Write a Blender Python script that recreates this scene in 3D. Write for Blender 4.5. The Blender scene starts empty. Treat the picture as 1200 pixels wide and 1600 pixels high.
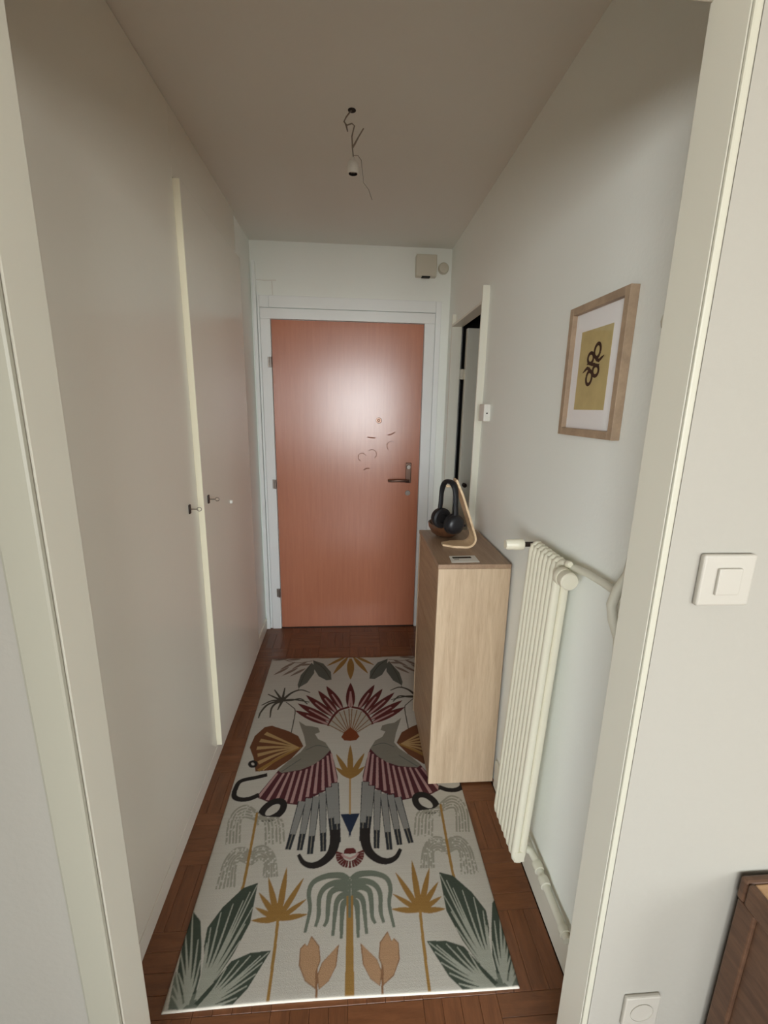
import bpy, bmesh, math, random
import numpy as np
from mathutils import Vector, Matrix

random.seed(7)
S = bpy.context.scene
COL = S.collection

# ------------------------------------------------------------------ camera
F_PX, YAW, PITCH, ROLL, CAM_H = 696.16, 0.07536, -0.23143, 0.01894, 1.5377
cd = bpy.data.cameras.new('camera'); cam = bpy.data.objects.new('camera', cd); COL.objects.link(cam)
fw = Vector((math.sin(YAW)*math.cos(PITCH), math.cos(YAW)*math.cos(PITCH), math.sin(PITCH)))
r0 = Vector((math.cos(YAW), -math.sin(YAW), 0)); u0 = r0.cross(fw)
rt = r0*math.cos(ROLL) + u0*math.sin(ROLL); up = u0*math.cos(ROLL) - r0*math.sin(ROLL)
M = Matrix((rt, up, -fw)).transposed().to_4x4(); M.translation = (0, 0, CAM_H)
cam.matrix_world = M
cd.sensor_fit = 'VERTICAL'; cd.sensor_height = 36.0; cd.lens = F_PX/1600*36.0
cd.clip_start = 0.02
S.camera = cam

# ------------------------------------------------------------------ light
SKY_STRENGTH = 14.0
w = bpy.data.worlds.new('sky'); S.world = w; w.use_nodes = True
nt = w.node_tree; nt.nodes.clear()
tc = nt.nodes.new('ShaderNodeTexCoord'); sx = nt.nodes.new('ShaderNodeSeparateXYZ')
cr = nt.nodes.new('ShaderNodeValToRGB'); bg = nt.nodes.new('ShaderNodeBackground'); wo = nt.nodes.new('ShaderNodeOutputWorld')
mp = nt.nodes.new('ShaderNodeMapRange'); mp.inputs[1].default_value = -1; mp.inputs[2].default_value = 1
nt.links.new(tc.outputs['Generated'], sx.inputs[0]); nt.links.new(sx.outputs[2], mp.inputs[0])
nt.links.new(mp.outputs[0], cr.inputs[0]); nt.links.new(cr.outputs[0], bg.inputs[0]); nt.links.new(bg.outputs[0], wo.inputs[0])
e = cr.color_ramp.elements
e[0].position = 0.0; e[0].color = (0.50, 0.49, 0.45, 1)
e[1].position = 1.0; e[1].color = (0.86, 0.93, 1.0, 1)
a = e.new(0.48); a.color = (0.72, 0.73, 0.71, 1)
a = e.new(0.53); a.color = (0.90, 0.96, 1.0, 1)
bg.inputs[1].default_value = SKY_STRENGTH

# the three windows of the room behind the camera, in the plane y = -3.4: (x0, x1, z0, z1); the sky shines in through them
WINDOWS = [(-3.75, -1.05, 0.72, 2.25), (-0.55, 1.3, 0.72, 2.25), (2.1, 3.4, 0.72, 2.25)]
for x0, x1, z0, z1 in WINDOWS:
    l = bpy.data.lights.new('window_daylight', 'AREA'); l.shape = 'RECTANGLE'; l.size = x1-x0; l.size_y = z1-z0
    l.cycles.is_portal = True
    o = bpy.data.objects.new('window_daylight', l); COL.objects.link(o)
    o.location = ((x0+x1)/2, -3.46, (z0+z1)/2); o.rotation_euler = (math.pi/2, 0, 0)

vs = S.view_settings
S.display_settings.display_device = 'sRGB'
vs.view_transform = 'Standard'; vs.look = 'None'; vs.gamma = 1.0; vs.use_curve_mapping = False
vs.exposure = 0.62
S.cycles.max_bounces = 12; S.cycles.diffuse_bounces = 8; S.cycles.glossy_bounces = 5
S.cycles.caustics_reflective = False; S.cycles.caustics_refractive = False
S.cycles.sample_clamp_indirect = 6.0

# ------------------------------------------------------------------ materials
def srgb(r, g, b):
    f = lambda c: (c/12.92 if c <= .04045 else ((c+.055)/1.055)**2.4)
    return (f(r/255), f(g/255), f(b/255), 1)
def mat(name, col, rough=0.6, spec=0.5, metal=0.0, bump=0.0, bscale=60.0, var=0.0, vscale=6.0, coat=0.0, stretch=(1, 1, 1)):
    """Principled material; noise gives fine relief (bump) and a little mottling (var)."""
    m = bpy.data.materials.new(name); m.use_nodes = True
    n = m.node_tree.nodes; L = m.node_tree.links; b = n['Principled BSDF']
    b.inputs['Base Color'].default_value = col; b.inputs['Roughness'].default_value = rough
    b.inputs['Specular IOR Level'].default_value = spec; b.inputs['Metallic'].default_value = metal
    b.inputs['Coat Weight'].default_value = coat; b.inputs['Coat Roughness'].default_value = 0.25
    tcn = n.new('ShaderNodeTexCoord'); mpn = n.new('ShaderNodeMapping'); mpn.inputs['Scale'].default_value = stretch
    L.new(tcn.outputs['Object'], mpn.inputs[0])
    if var:
        t = n.new('ShaderNodeTexNoise'); t.inputs['Scale'].default_value = vscale; t.inputs['Detail'].default_value = 5
        L.new(mpn.outputs[0], t.inputs['Vector'])
        r = n.new('ShaderNodeValToRGB'); L.new(t.outputs['Fac'], r.inputs[0])
        r.color_ramp.elements[0].position = .3; r.color_ramp.elements[1].position = .7
        r.color_ramp.elements[0].color = tuple(c*(1-var) for c in col[:3])+(1,)
        r.color_ramp.elements[1].color = tuple(min(1, c*(1+var)) for c in col[:3])+(1,)
        L.new(r.outputs[0], b.inputs['Base Color'])
    if bump:
        t = n.new('ShaderNodeTexNoise'); t.inputs['Scale'].default_value = bscale; t.inputs['Detail'].default_value = 3
        L.new(mpn.outputs[0], t.inputs['Vector'])
        bn = n.new('ShaderNodeBump'); bn.inputs['Strength'].default_value = bump; bn.inputs['Distance'].default_value = .002
        L.new(t.outputs['Fac'], bn.inputs['Height']); L.new(bn.outputs[0], b.inputs['Normal'])
    return m
def wood(name, c0, c1, stretch, rough=0.45, spec=0.4, scale=7.0, fine=0.25, rand=0.0, coat=0.0):
    """Grain: noise stretched along one axis, two scales; rand varies the tone from piece to piece."""
    m = bpy.data.materials.new(name); m.use_nodes = True
    n = m.node_tree.nodes; L = m.node_tree.links; b = n['Principled BSDF']
    b.inputs['Roughness'].default_value = rough; b.inputs['Specular IOR Level'].default_value = spec
    b.inputs['Coat Weight'].default_value = coat; b.inputs['Coat Roughness'].default_value = 0.3
    tcn = n.new('ShaderNodeTexCoord'); mpn = n.new('ShaderNodeMapping'); mpn.inputs['Scale'].default_value = stretch
    oi = n.new('ShaderNodeObjectInfo')
    add = n.new('ShaderNodeVectorMath'); add.operation = 'MULTIPLY_ADD'
    add.inputs[1].default_value = (1, 1, 1)
    L.new(tcn.outputs['Object'], mpn.inputs[0]); L.new(mpn.outputs[0], add.inputs[0])
    sc = n.new('ShaderNodeMath'); sc.operation = 'MULTIPLY'; sc.inputs[1].default_value = 37.0
    L.new(oi.outputs['Random'], sc.inputs[0]); L.new(sc.outputs[0], add.inputs[2])
    t1 = n.new('ShaderNodeTexNoise'); t1.inputs['Scale'].default_value = scale; t1.inputs['Detail'].default_value = 6; t1.inputs['Distortion'].default_value = .6
    t2 = n.new('ShaderNodeTexNoise'); t2.inputs['Scale'].default_value = scale*7; t2.inputs['Detail'].default_value = 4
    L.new(add.outputs[0], t1.inputs['Vector']); L.new(add.outputs[0], t2.inputs['Vector'])
    mx = n.new('ShaderNodeMix'); mx.data_type = 'FLOAT'; mx.inputs[0].default_value = fine
    L.new(t1.outputs['Fac'], mx.inputs[2]); L.new(t2.outputs['Fac'], mx.inputs[3])
    r = n.new('ShaderNodeValToRGB'); L.new(mx.outputs[0], r.inputs[0])
    r.color_ramp.elements[0].position = .33; r.color_ramp.elements[1].position = .67
    r.color_ramp.elements[0].color = c0; r.color_ramp.elements[1].color = c1
    out = r.outputs[0]
    if rand:
        mr = n.new('ShaderNodeMapRange'); mr.inputs[3].default_value = 1-rand; mr.inputs[4].default_value = 1+rand
        L.new(oi.outputs['Random'], mr.inputs[0])
        h = n.new('ShaderNodeHueSaturation'); L.new(mr.outputs[0], h.inputs['Value']); L.new(out, h.inputs['Color']); out = h.outputs[0]
    L.new(out, b.inputs['Base Color'])
    bn = n.new('ShaderNodeBump'); bn.inputs['Strength'].default_value = .12; bn.inputs['Distance'].default_value = .001
    L.new(t2.outputs['Fac'], bn.inputs['Height']); L.new(bn.outputs[0], b.inputs['Normal'])
    return m

M_wall = mat('wall_paint', srgb(240, 243, 238), .75, .3, bump=.25, bscale=90)
M_wall2 = mat('darkened_living_wall_paint', srgb(150, 146, 136), .7, .3, bump=.25, bscale=90)  # shade put into the colour, to balance the strong window light here
M_ceil = mat('ceiling_paint', srgb(226, 226, 220), .85, .2, bump=.2, bscale=70)
M_trim = mat('trim_gloss_paint', srgb(222, 220, 206), .35, .5, bump=.08, bscale=25)
M_white = mat('door_frame_paint', srgb(240, 243, 242), .35, .5, bump=.06, bscale=25)
M_ward = mat('wardrobe_paint', srgb(230, 226, 214), .27, .5, bump=.10, bscale=22)
M_edge = mat('wardrobe_edge_paint', srgb(236, 230, 206), .4, .5, bump=.05)
M_door = wood('door_laminate', srgb(181, 115, 87), srgb(190, 122, 92), (14, 14, .8), .25, .8, 5.0, .3)
M_floor = wood('floor_base', srgb(96, 58, 36), srgb(122, 78, 50), (3, 3, 1), .4, .4, 6.0)
M_joint = mat('floor_joint', srgb(52, 32, 22), .7, .2, var=.2)
M_plank_x = wood('plank_grain_across', srgb(100, 62, 38), srgb(124, 80, 51), (1.5, 12, 6), .32, .45, 6.0, .3, .08)
M_plank_y = wood('plank_grain_along', srgb(97, 60, 37), srgb(121, 77, 49), (12, 1.5, 6), .32, .45, 6.0, .3, .08)
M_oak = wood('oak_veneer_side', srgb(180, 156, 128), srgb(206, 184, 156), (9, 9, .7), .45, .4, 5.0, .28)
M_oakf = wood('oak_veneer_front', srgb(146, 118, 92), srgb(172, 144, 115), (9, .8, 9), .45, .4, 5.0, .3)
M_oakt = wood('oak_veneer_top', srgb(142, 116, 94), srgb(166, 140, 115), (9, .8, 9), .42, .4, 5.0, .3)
M_rad = mat('radiator_enamel', srgb(228, 224, 204), .32, .5, bump=.04, bscale=30)
M_pipe = mat('pipe_paint', srgb(214, 212, 196), .4, .5, bump=.06, bscale=40)
M_plast = mat('white_plastic', srgb(226, 224, 216), .38, .5, bump=.03)
M_plast2 = mat('aged_plastic', srgb(206, 200, 184), .45, .4, bump=.03)
M_plast3 = mat('switch_plastic', srgb(166, 161, 150), .4, .5, bump=.03)
M_trim3 = mat('toned_down_edge_paint', srgb(172, 169, 153), .45, .4, bump=.08, bscale=25)  # lining edge darkened in colour so the window light does not bleach it
M_dim = mat('shaded_closet_paint', srgb(48, 46, 44), .8, .2, bump=.1)  # closet walls coloured dark to stand for the unlit room
M_trim2 = mat('darkened_trim_paint', srgb(150, 147, 132), .45, .4, bump=.08, bscale=25)  # trim paint darkened to offset the window light on the casing
M_black = mat('black_plastic', srgb(24, 24, 28), .38, .5, bump=.05)
M_cush = mat('black_leatherette', srgb(20, 20, 23), .55, .4, bump=.3, bscale=120)
M_dark = mat('dark_metal', srgb(58, 48, 42), .4, .5, metal=.6, bump=.05)
M_steel = mat('brushed_steel', srgb(150, 142, 134), .35, .5, metal=.9, bump=.05)
M_brass = mat('aged_handle_metal', srgb(120, 96, 84), .3, .5, metal=.9, bump=.04)
M_bowl = wood('dark_turned_wood', srgb(66, 40, 26), srgb(98, 64, 42), (4, 4, 2), .18, .6, 8.0, .3, coat=.6)
M_ply = wood('pale_plywood', srgb(206, 176, 138), srgb(232, 206, 170), (3, 3, 12), .45, .4, 6.0)
M_frame = wood('pale_oak_frame', srgb(154, 132, 110), srgb(180, 156, 130), (2, 2, 2), .5, .4, 10.0)
M_mat = mat('passepartout_card', srgb(240, 238, 238), .8, .2, bump=.05)
M_gold = mat('ochre_print_paper', srgb(190, 173, 122), .75, .2, var=.08, vscale=30)
M_ink = mat('dark_print_ink', srgb(46, 34, 26), .7, .2, var=.2)
M_paper = mat('card_paper', srgb(228, 224, 216), .7, .3, var=.03)
M_stain = wood('shaded_brown_wood', srgb(72, 50, 36), srgb(98, 71, 52), (2, 2, 10), .5, .4, 6.0)  # brown wood, with the shade on its visible side put into the colour
M_stain2 = wood('tan_wood_top', srgb(164, 128, 92), srgb(188, 152, 114), (2, 10, 2), .5, .4, 6.0)
M_void = mat('socket_dark', srgb(22, 19, 17), .6, .3, var=.1)
M_cable = mat('grey_wire', srgb(150, 144, 134), .5, .4, bump=.02)
M_scuff = mat('sticker_residue', srgb(158, 103, 80), .5, .2, var=.15, vscale=50)
M_glass = mat('picture_glass', (1, 1, 1, 1), .04, .5)
def thin_glass(m):
    n = m.node_tree.nodes; L = m.node_tree.links
    tr = n.new('ShaderNodeBsdfTransparent'); gl = n.new('ShaderNodeBsdfGlossy'); gl.inputs['Roughness'].default_value = .05
    fr = n.new('ShaderNodeFresnel'); fr.inputs[0].default_value = 1.45; mx = n.new('ShaderNodeMixShader')
    geo = n.new('ShaderNodeNewGeometry'); inv = n.new('ShaderNodeMath'); inv.operation = 'SUBTRACT'; inv.inputs[0].default_value = 1
    mul = n.new('ShaderNodeMath'); mul.operation = 'MULTIPLY'     # reflect on the outer face only
    L.new(geo.outputs['Backfacing'], inv.inputs[1]); L.new(inv.outputs[0], mul.inputs[0]); L.new(fr.outputs[0], mul.inputs[1])
    L.new(mul.outputs[0], mx.inputs[0]); L.new(tr.outputs[0], mx.inputs[1]); L.new(gl.outputs[0], mx.inputs[2])
    L.new(mx.outputs[0], n['Material Output'].inputs[0])
thin_glass(M_glass)

# ------------------------------------------------------------------ mesh helpers
def box(bm, x0, x1, y0, y1, z0, z1, bev=0.0, seg=2):
    t = bmesh.new()
    v = [t.verts.new(p) for p in ((x0,y0,z0),(x1,y0,z0),(x1,y1,z0),(x0,y1,z0),(x0,y0,z1),(x1,y0,z1),(x1,y1,z1),(x0,y1,z1))]
    for f in ((3,2,1,0),(4,5,6,7),(0,1,5,4),(1,2,6,5),(2,3,7,6),(3,0,4,7)): t.faces.new([v[i] for i in f])
    if bev: bmesh.ops.bevel(t, geom=t.edges[:], offset=bev, segments=seg, affect='EDGES', profile=.5)
    me = bpy.data.meshes.new('tmp'); t.to_mesh(me); t.free(); bm.from_mesh(me); bpy.data.meshes.remove(me)
def frame_of(d):
    d = d.normalized(); h = Vector((0, 0, 1)) if abs(d.z) < .9 else Vector((1, 0, 0))
    a = d.cross(h).normalized(); return a, d.cross(a).normalized()
def tube(bm, pts, r, n=12, closed=False, cap=True, flat=1.0, ref=None):
    """Round tube along pts; r a radius or one per point; flat squashes the second cross axis."""
    P = [Vector(p) for p in pts]; N = len(P); rs = r if isinstance(r, (list, tuple)) else [r]*N
    rings = []; a0 = None
    for i in range(N):
        if closed: d = P[(i+1) % N]-P[i-1]
        else: d = P[min(i+1, N-1)]-P[max(i-1, 0)]
        d = d.normalized()
        if a0 is None:
            a0 = Vector(ref) if ref else frame_of(d)[0]
        a = (a0 - d*a0.dot(d)).normalized(); b = d.cross(a); a0 = a
        rings.append([bm.verts.new(P[i] + (a*math.cos(2*math.pi*k/n) + b*math.sin(2*math.pi*k/n)*flat)*rs[i]) for k in range(n)])
    for i in range(N if closed else N-1):
        A, B = rings[i], rings[(i+1) % N]
        for k in range(n): bm.faces.new((A[k], A[(k+1) % n], B[(k+1) % n], B[k]))
    if cap and not closed:
        bm.faces.new(list(reversed(rings[0]))); bm.faces.new(rings[-1])
def lathe(bm, prof, c, axis=(0, 0, 1), n=32):
    """Revolve (r, h) pairs round axis through c; ends with r = 0 close to a point."""
    ax = Vector(axis).normalized(); a, b = frame_of(ax); c = Vector(c); prev = None
    for r, h in prof:
        if r < 1e-6: cur = [bm.verts.new(c+ax*h)]
        else: cur = [bm.verts.new(c+ax*h+(a*math.cos(2*math.pi*k/n)+b*math.sin(2*math.pi*k/n))*r) for k in range(n)]
        if prev:
            for k in range(n):
                k2 = (k+1) % n
                if len(prev) == 1 and len(cur) > 1: bm.faces.new((prev[0], cur[k2], cur[k]))
                elif len(cur) == 1 and len(prev) > 1: bm.faces.new((prev[k], prev[k2], cur[0]))
                elif len(cur) > 1: bm.faces.new((prev[k], prev[k2], cur[k2], cur[k]))
        prev = cur
def arc(cx, cy, r, a0, a1, n):
    return [(cx+r*math.cos(math.radians(a0+(a1-a0)*i/n)), cy+r*math.sin(math.radians(a0+(a1-a0)*i/n))) for i in range(n+1)]
def obj(name, bm, m, parent=None, smooth=False):
    bmesh.ops.recalc_face_normals(bm, faces=bm.faces[:])
    me = bpy.data.meshes.new(name); bm.to_mesh(me); bm.free(); me.materials.append(m)
    o = bpy.data.objects.new(name, me); COL.objects.link(o)
    if smooth:
        me.polygons.foreach_set('use_smooth', [True]*len(me.polygons))
        try: me.set_sharp_from_angle(angle=math.radians(38))
        except Exception: pass
    if parent is not None: adopt(o, parent)
    return o
def adopt(o, parent):
    o.parent = parent
    base = Vector((0, 0, 0)); q = parent
    while q is not None:
        base += q.location; q = q.parent
    o.matrix_parent_inverse = Matrix.Translation(-base) if parent.type == 'EMPTY' else Matrix.Identity(4)
    return o
def bxo(name, m, parent, x0, x1, y0, y1, z0, z1, bev=.0015, seg=2):
    bm = bmesh.new(); box(bm, x0, x1, y0, y1, z0, z1, bev, seg); return obj(name, bm, m, parent)
def tag(o, label, cat, group=None, kind=None):
    o['label'] = label; o['category'] = cat
    if group: o['group'] = group
    if kind: o['kind'] = kind
    return o
def thing(name, loc, label, cat, group=None, kind=None):
    o = bpy.data.objects.new(name, None); COL.objects.link(o); o.location = loc; o.empty_display_size = .05
    bpy.context.view_layer.update
    return tag(o, label, cat, group, kind)
def struct(name, bm, m, label, cat, smooth=False):
    return tag(obj(name, bm, m, None, smooth), label, cat, None, 'structure')

H = 2.473          # ceiling height
D = 2.9293         # face of the entrance door
XL, XR = -0.587, 0.607

# ------------------------------------------------------------------ room shell
bm = bmesh.new(); box(bm, -4.1, 4.1, -3.5, 3.1, -.08, -.008)
floor = struct('floor', bm, M_joint, 'brown parquet floor laid in small square bays', 'floor')
# parquet: bays of 0.2 m with four lamellae, turned by a quarter from bay to bay
BAY = .2; LW = BAY/4
def lam(w, l):
    b = bmesh.new(); box(b, -w/2, w/2, -l/2, l/2, -.010, 0, .0008, 1); return b
meshes = []
for (w_, l_, m_) in ((LW-.0006, BAY-.0006, M_plank_y), (BAY-.0006, LW-.0006, M_plank_x)):
    b = lam(w_, l_); me = bpy.data.meshes.new('plank'); bmesh.ops.recalc_face_normals(b, faces=b.faces[:]); b.to_mesh(me); b.free(); me.materials.append(m_); meshes.append(me)
RUG = (-.487, .460, .858, 2.520)
nplank = 0
for j in range(-1, 11):
    for i in range(-3, 3):
        cx, cy = -.007+(i+.5)*BAY, .848+(j+.5)*BAY
        if cx+BAY/2 < RUG[1]-.02 and cx-BAY/2 > RUG[0]+.02 and cy-BAY/2 > RUG[2]+.03 and cy+BAY/2 < RUG[3]-.02: continue
        along = (i+j) % 2 == 0
        for k in range(4):
            o = bpy.data.objects.new('plank', meshes[0] if along else meshes[1]); COL.objects.link(o)
            off = (k-1.5)*LW; o.parent = floor
            o.location = (cx+off, cy, random.uniform(-.0004, .0004)) if along else (cx, cy+off, random.uniform(-.0004, .0004))
            nplank += 1
# the parquet of the room behind the camera and of the closet, out of the picture
bm = bmesh.new()
box(bm, -4.1, 4.1, -3.5, .646, -.008, -.0005); box(bm, -4.1, -.61, .646, 3.1, -.008, -.0005); box(bm, .6, 4.1, .646, 3.1, -.008, -.0005)
adopt(obj('parquet_border', bm, M_floor), floor)

bm = bmesh.new(); box(bm, -4.1, 4.1, -3.5, 3.1, H, H+.1)
struct('ceiling', bm, M_ceil, 'plain white painted ceiling', 'ceiling')
bm = bmesh.new(); box(bm, -.70, .70, 2.945, 3.05, 0, H)
struct('wall_back', bm, M_wall, 'white end wall around the entrance door', 'wall')
bm = bmesh.new(); box(bm, -.70, -.600, 2.548, 2.946, 0, H)
struct('wall_left', bm, M_wall, 'narrow white wall between wardrobe and entrance door', 'wall')
# right wall with the doorway of the closet
OY0, OY1, OZ = 2.105, 2.755, 2.0
bm = bmesh.new()
box(bm, XR, .648, .694, OY0, 0, H); box(bm, XR, .648, OY1, 2.946, 0, H); box(bm, XR, .648, OY0, OY1, OZ+.01, H)
struct('wall_right', bm, M_wall, 'long white hall wall behind picture and radiator', 'wall')
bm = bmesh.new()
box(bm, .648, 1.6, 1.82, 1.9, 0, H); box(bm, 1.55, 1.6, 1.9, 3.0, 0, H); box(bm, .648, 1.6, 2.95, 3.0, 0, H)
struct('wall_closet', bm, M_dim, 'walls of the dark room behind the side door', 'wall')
# partition between the living room and the hall, the opening the camera looks through
PX0, PX1, PZ, PY0, PY1 = -.4165, .4718, 2.064, .62, .695
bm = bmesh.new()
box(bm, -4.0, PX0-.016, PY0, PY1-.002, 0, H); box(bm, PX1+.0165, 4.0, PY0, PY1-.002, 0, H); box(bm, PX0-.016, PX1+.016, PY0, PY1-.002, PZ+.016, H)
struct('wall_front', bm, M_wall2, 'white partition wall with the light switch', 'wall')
t = thing('trim_1', (0, .66, 0), 'cream painted lining of the opening into the hall', 'trim', kind='structure')
bxo('jamb', M_trim, t, PX0-.0155, PX0, PY0-.006, PY1, 0, PZ, .003)
bxo('jamb', M_trim, t, PX1, PX1+.0120, PY0, PY1, 0, PZ, .001)
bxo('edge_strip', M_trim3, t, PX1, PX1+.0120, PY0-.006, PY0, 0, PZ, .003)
bxo('head', M_trim, t, PX0-.0155, PX1+.0135, PY0-.006, PY1, PZ, PZ+.0155, .003)
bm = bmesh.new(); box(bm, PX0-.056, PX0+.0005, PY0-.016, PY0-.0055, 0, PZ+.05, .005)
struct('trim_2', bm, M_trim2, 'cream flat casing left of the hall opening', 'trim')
# shell of the living room behind the camera
bm = bmesh.new(); box(bm, -4.1, -4.0, -3.4, .7, 0, H); box(bm, -.76, -.66, -.30, PY0, 0, H)  # second box: unseen stub wall added to shade the wall left of the opening
struct('wall_west', bm, M_wall2, 'white living room wall left of the camera, with an unseen stub added for shade', 'wall')
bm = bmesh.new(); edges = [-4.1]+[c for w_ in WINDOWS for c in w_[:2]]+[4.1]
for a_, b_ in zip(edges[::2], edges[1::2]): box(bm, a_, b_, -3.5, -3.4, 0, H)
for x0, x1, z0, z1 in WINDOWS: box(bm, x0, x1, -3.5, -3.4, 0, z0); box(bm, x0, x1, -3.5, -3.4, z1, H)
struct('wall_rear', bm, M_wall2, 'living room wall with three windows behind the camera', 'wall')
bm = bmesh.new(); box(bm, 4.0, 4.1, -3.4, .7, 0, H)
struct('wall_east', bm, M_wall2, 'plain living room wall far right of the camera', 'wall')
for k, (x0, x1, z0, z1) in enumerate(WINDOWS):
    t = thing('window_%d' % (k+1), ((x0+x1)/2, -3.43, z0), ['wide white window left in the wall behind the camera', 'white window in the middle of the wall behind the camera', 'white window right in the wall behind the camera'][k], 'window', kind='structure')
    bm = bmesh.new(); n_ = 3 if x1-x0 > 2 else 2; wd = (x1-x0)/n_
    for q in range(n_+1):
        c = x0+q*wd; box(bm, max(x0, c-.03), min(x1, c+.03), -3.44, -3.40, z0, z1)
    box(bm, x0, x1, -3.44, -3.40, z0, z0+.05); box(bm, x0, x1, -3.44, -3.40, z1-.05, z1)
    obj('window_frame', bm, M_white, t)
# baseboards
bm = bmesh.new(); box(bm, .595, XR, .70, 1.52, 0, .125, .003); box(bm, .595, XR, 2.015, 2.09, 0, .125, .003)
struct('baseboard_right', bm, M_trim, 'cream baseboard under the radiator', 'baseboard')
bm = bmesh.new(); box(bm, -.600, -.588, 2.549, 2.925, 0, .075, .003)
struct('baseboard_left', bm, M_trim, 'short white baseboard beside the entrance door', 'baseboard')

# ------------------------------------------------------------------ entrance door
t = thing('door_1', (0, D, 0), 'reddish brown flush entrance door in a white frame', 'door', kind='structure')
X0, X1, ZT = -.486, .4476, 2.04
bm = bmesh.new(); box(bm, X0, X1, D, D+.012, .006, ZT, .0015); lf = obj('leaf', bm, M_door, t)
bm = bmesh.new()
for a_, b_ in ((X0-.063, X0-.003), (X1+.003, X1+.068)): box(bm, a_, b_, D-.012, D+.017, 0, ZT+.003, .003)
box(bm, X0-.063, X1+.068, D-.012, D+.017, ZT+.003, ZT+.063, .003)
obj('frame', bm, M_white, t)
bm = bmesh.new()
box(bm, X1+.071, X1+.105, D-.003, D+.017, 0, ZT+.135, .003); box(bm, X0-.0095, X1+.0705, D-.003, D+.017, ZT+.068, ZT+.135, .003)
box(bm, X0-.079, X0-.066, D-.003, D+.017, 0, ZT+.135, .003); box(bm, X0-.0655, X0-.010, D-.003, D+.017, ZT+.068, ZT+.135, .003)
obj('casing', bm, M_white, t)
bm = bmesh.new(); box(bm, X0, X1, D-.006, D+.016, 0, .005); obj('threshold', bm, M_dark, t)
for z in (1.793, 1.034, .273):
    bm = bmesh.new(); lathe(bm, [(0, -.03), (.007, -.03), (.007, .03), (0, .03)], (X0-.008, D-.020, z), n=12)
    box(bm, X0-.026, X0-.006, D-.016, D-.011, z-.03, z+.03)
    obj('hinge', bm, M_steel, t, True)
hz, hx = 1.066, .378
pl = bxo('handle_plate', M_brass, lf, hx-.019, hx+.019, D-.008, D, hz-.02, hz+.115, .004)
bm = bmesh.new(); lathe(bm, [(0, 0), (.009, 0), (.009, .052), (0, .052)], (hx, D-.056, hz), (0, 1, 0), 16)
tube(bm, [(hx, D-.05, hz), (hx-.03, D-.056, hz+.002), (hx-.07, D-.056, hz+.003), (hx-.115, D-.054, hz+.001), (hx-.135, D-.046, hz)], [.010, .010, .009, .0085, .008], 12)
obj('door_handle', bm, M_brass, lf, True)
bm = bmesh.new(); lathe(bm, [(0, -.006), (.016, -.006), (.018, 0)], (hx, D, .978), (0, 1, 0), 24); lathe(bm, [(0, -.012), (.008, -.012), (.008, 0)], (hx, D, .978), (0, 1, 0), 16)
obj('lock_cylinder', bm, M_steel, lf, True)
bm = bmesh.new(); lathe(bm, [(0, -.010), (.013, -.010), (.015, 0)], (hx, D-.008, hz+.088), (0, 1, 0), 24)
obj('night_latch', bm, M_steel, lf, True)
bm = bmesh.new(); lathe(bm, [(.004, -.002), (.011, -.004), (.018, -.003), (.019, 0)], (.177, D, 1.452), (0, 1, 0), 24); lathe(bm, [(0, -.003), (.005, -.0025), (.006, -.001)], (.177, D, 1.452), (0, 1, 0), 16)
obj('peephole', bm, M_brass, lf, True)
# faint residue of removed stickers
def ribbon(bm, pts2, w, to3, lift):
    """Flat stroke along 2-D points; w one width per point; to3 maps (u, v, lift) to space."""
    n = len(pts2); vv = []
    for i, (u, v) in enumerate(pts2):
        a_ = pts2[max(i-1, 0)]; b_ = pts2[min(i+1, n-1)]
        dx, dy = b_[0]-a_[0], b_[1]-a_[1]; L_ = math.hypot(dx, dy) or 1; ww = w[i] if isinstance(w, list) else w
        nx, ny = -dy/L_*ww/2, dx/L_*ww/2
        vv.append((bm.verts.new(to3(u+nx, v+ny, lift)), bm.verts.new(to3(u-nx, v-ny, lift))))
    for i in range(n-1): bm.faces.new((vv[i][0], vv[i+1][0], vv[i+1][1], vv[i][1]))
bm = bmesh.new(); T3 = lambda u, v, l: (u, D-l, v)
ribbon(bm, arc(.07, 1.215, .026, 20, 250, 14), .004, T3, .0006)
ribbon(bm, arc(.135, 1.235, .030, -60, 140, 14), .004, T3, .0006)
ribbon(bm, [(.105, 1.345), (.13, 1.342), (.155, 1.34)], .008, T3, .0006); ribbon(bm, [(.08, 1.13), (.10, 1.142), (.12, 1.14)], .008, T3, .0006)
ribbon(bm, arc(.262, 1.29, .03, 60, 230, 12), .004, T3, .0006); ribbon(bm, [(.235, 1.36), (.26, 1.365), (.285, 1.38)], .007, T3, .0006)
obj('sticker_residue', bm, M_scuff, lf)
# white cable duct in the left corner of the end wall
bm = bmesh.new(); box(bm, -.588, -.568, D-.012, D+.016, .07, 2.36, .003); box(bm, -.590, -.566, D-.014, D+.016, .0, .072, .003)
struct('trim_3', bm, M_white, 'white vertical cable duct left of the entrance door', 'trim')
bm = bmesh.new(); tube(bm, [(-.566, 2.943, 2.262), (-.52, 2.9435, 2.258), (-.45, 2.9435, 2.262)], .0022, 8); tube(bm, [(-.475, 2.9435, 2.26), (-.474, 2.9435, 2.22), (-.473, 2.9435, 2.176)], .0022, 8)
tag(obj('bell_wire', bm, M_plast, None, True), 'thin white bell wire on the wall above the door', 'wire')
# door chime and round junction cover
t = thing('door_chime', (.446, 2.945, 2.30), 'beige door chime box high on the end wall', 'chime')
bxo('housing', M_plast2, t, .384, .508, 2.895, 2.945, 2.305, 2.425, .005)
bxo('speaker_slot', M_void, t, .42, .47, 2.897, 2.93, 2.300, 2.306, .0008)
bm = bmesh.new(); lathe(bm, [(0, -.022), (.026, -.021), (.031, -.016), (.033, 0)], (.556, 2.945, 2.362), (0, 1, 0), 32)
tag(obj('junction_cover', bm, M_plast2, None, True), 'round beige junction cover beside the chime box', 'cover')

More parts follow.
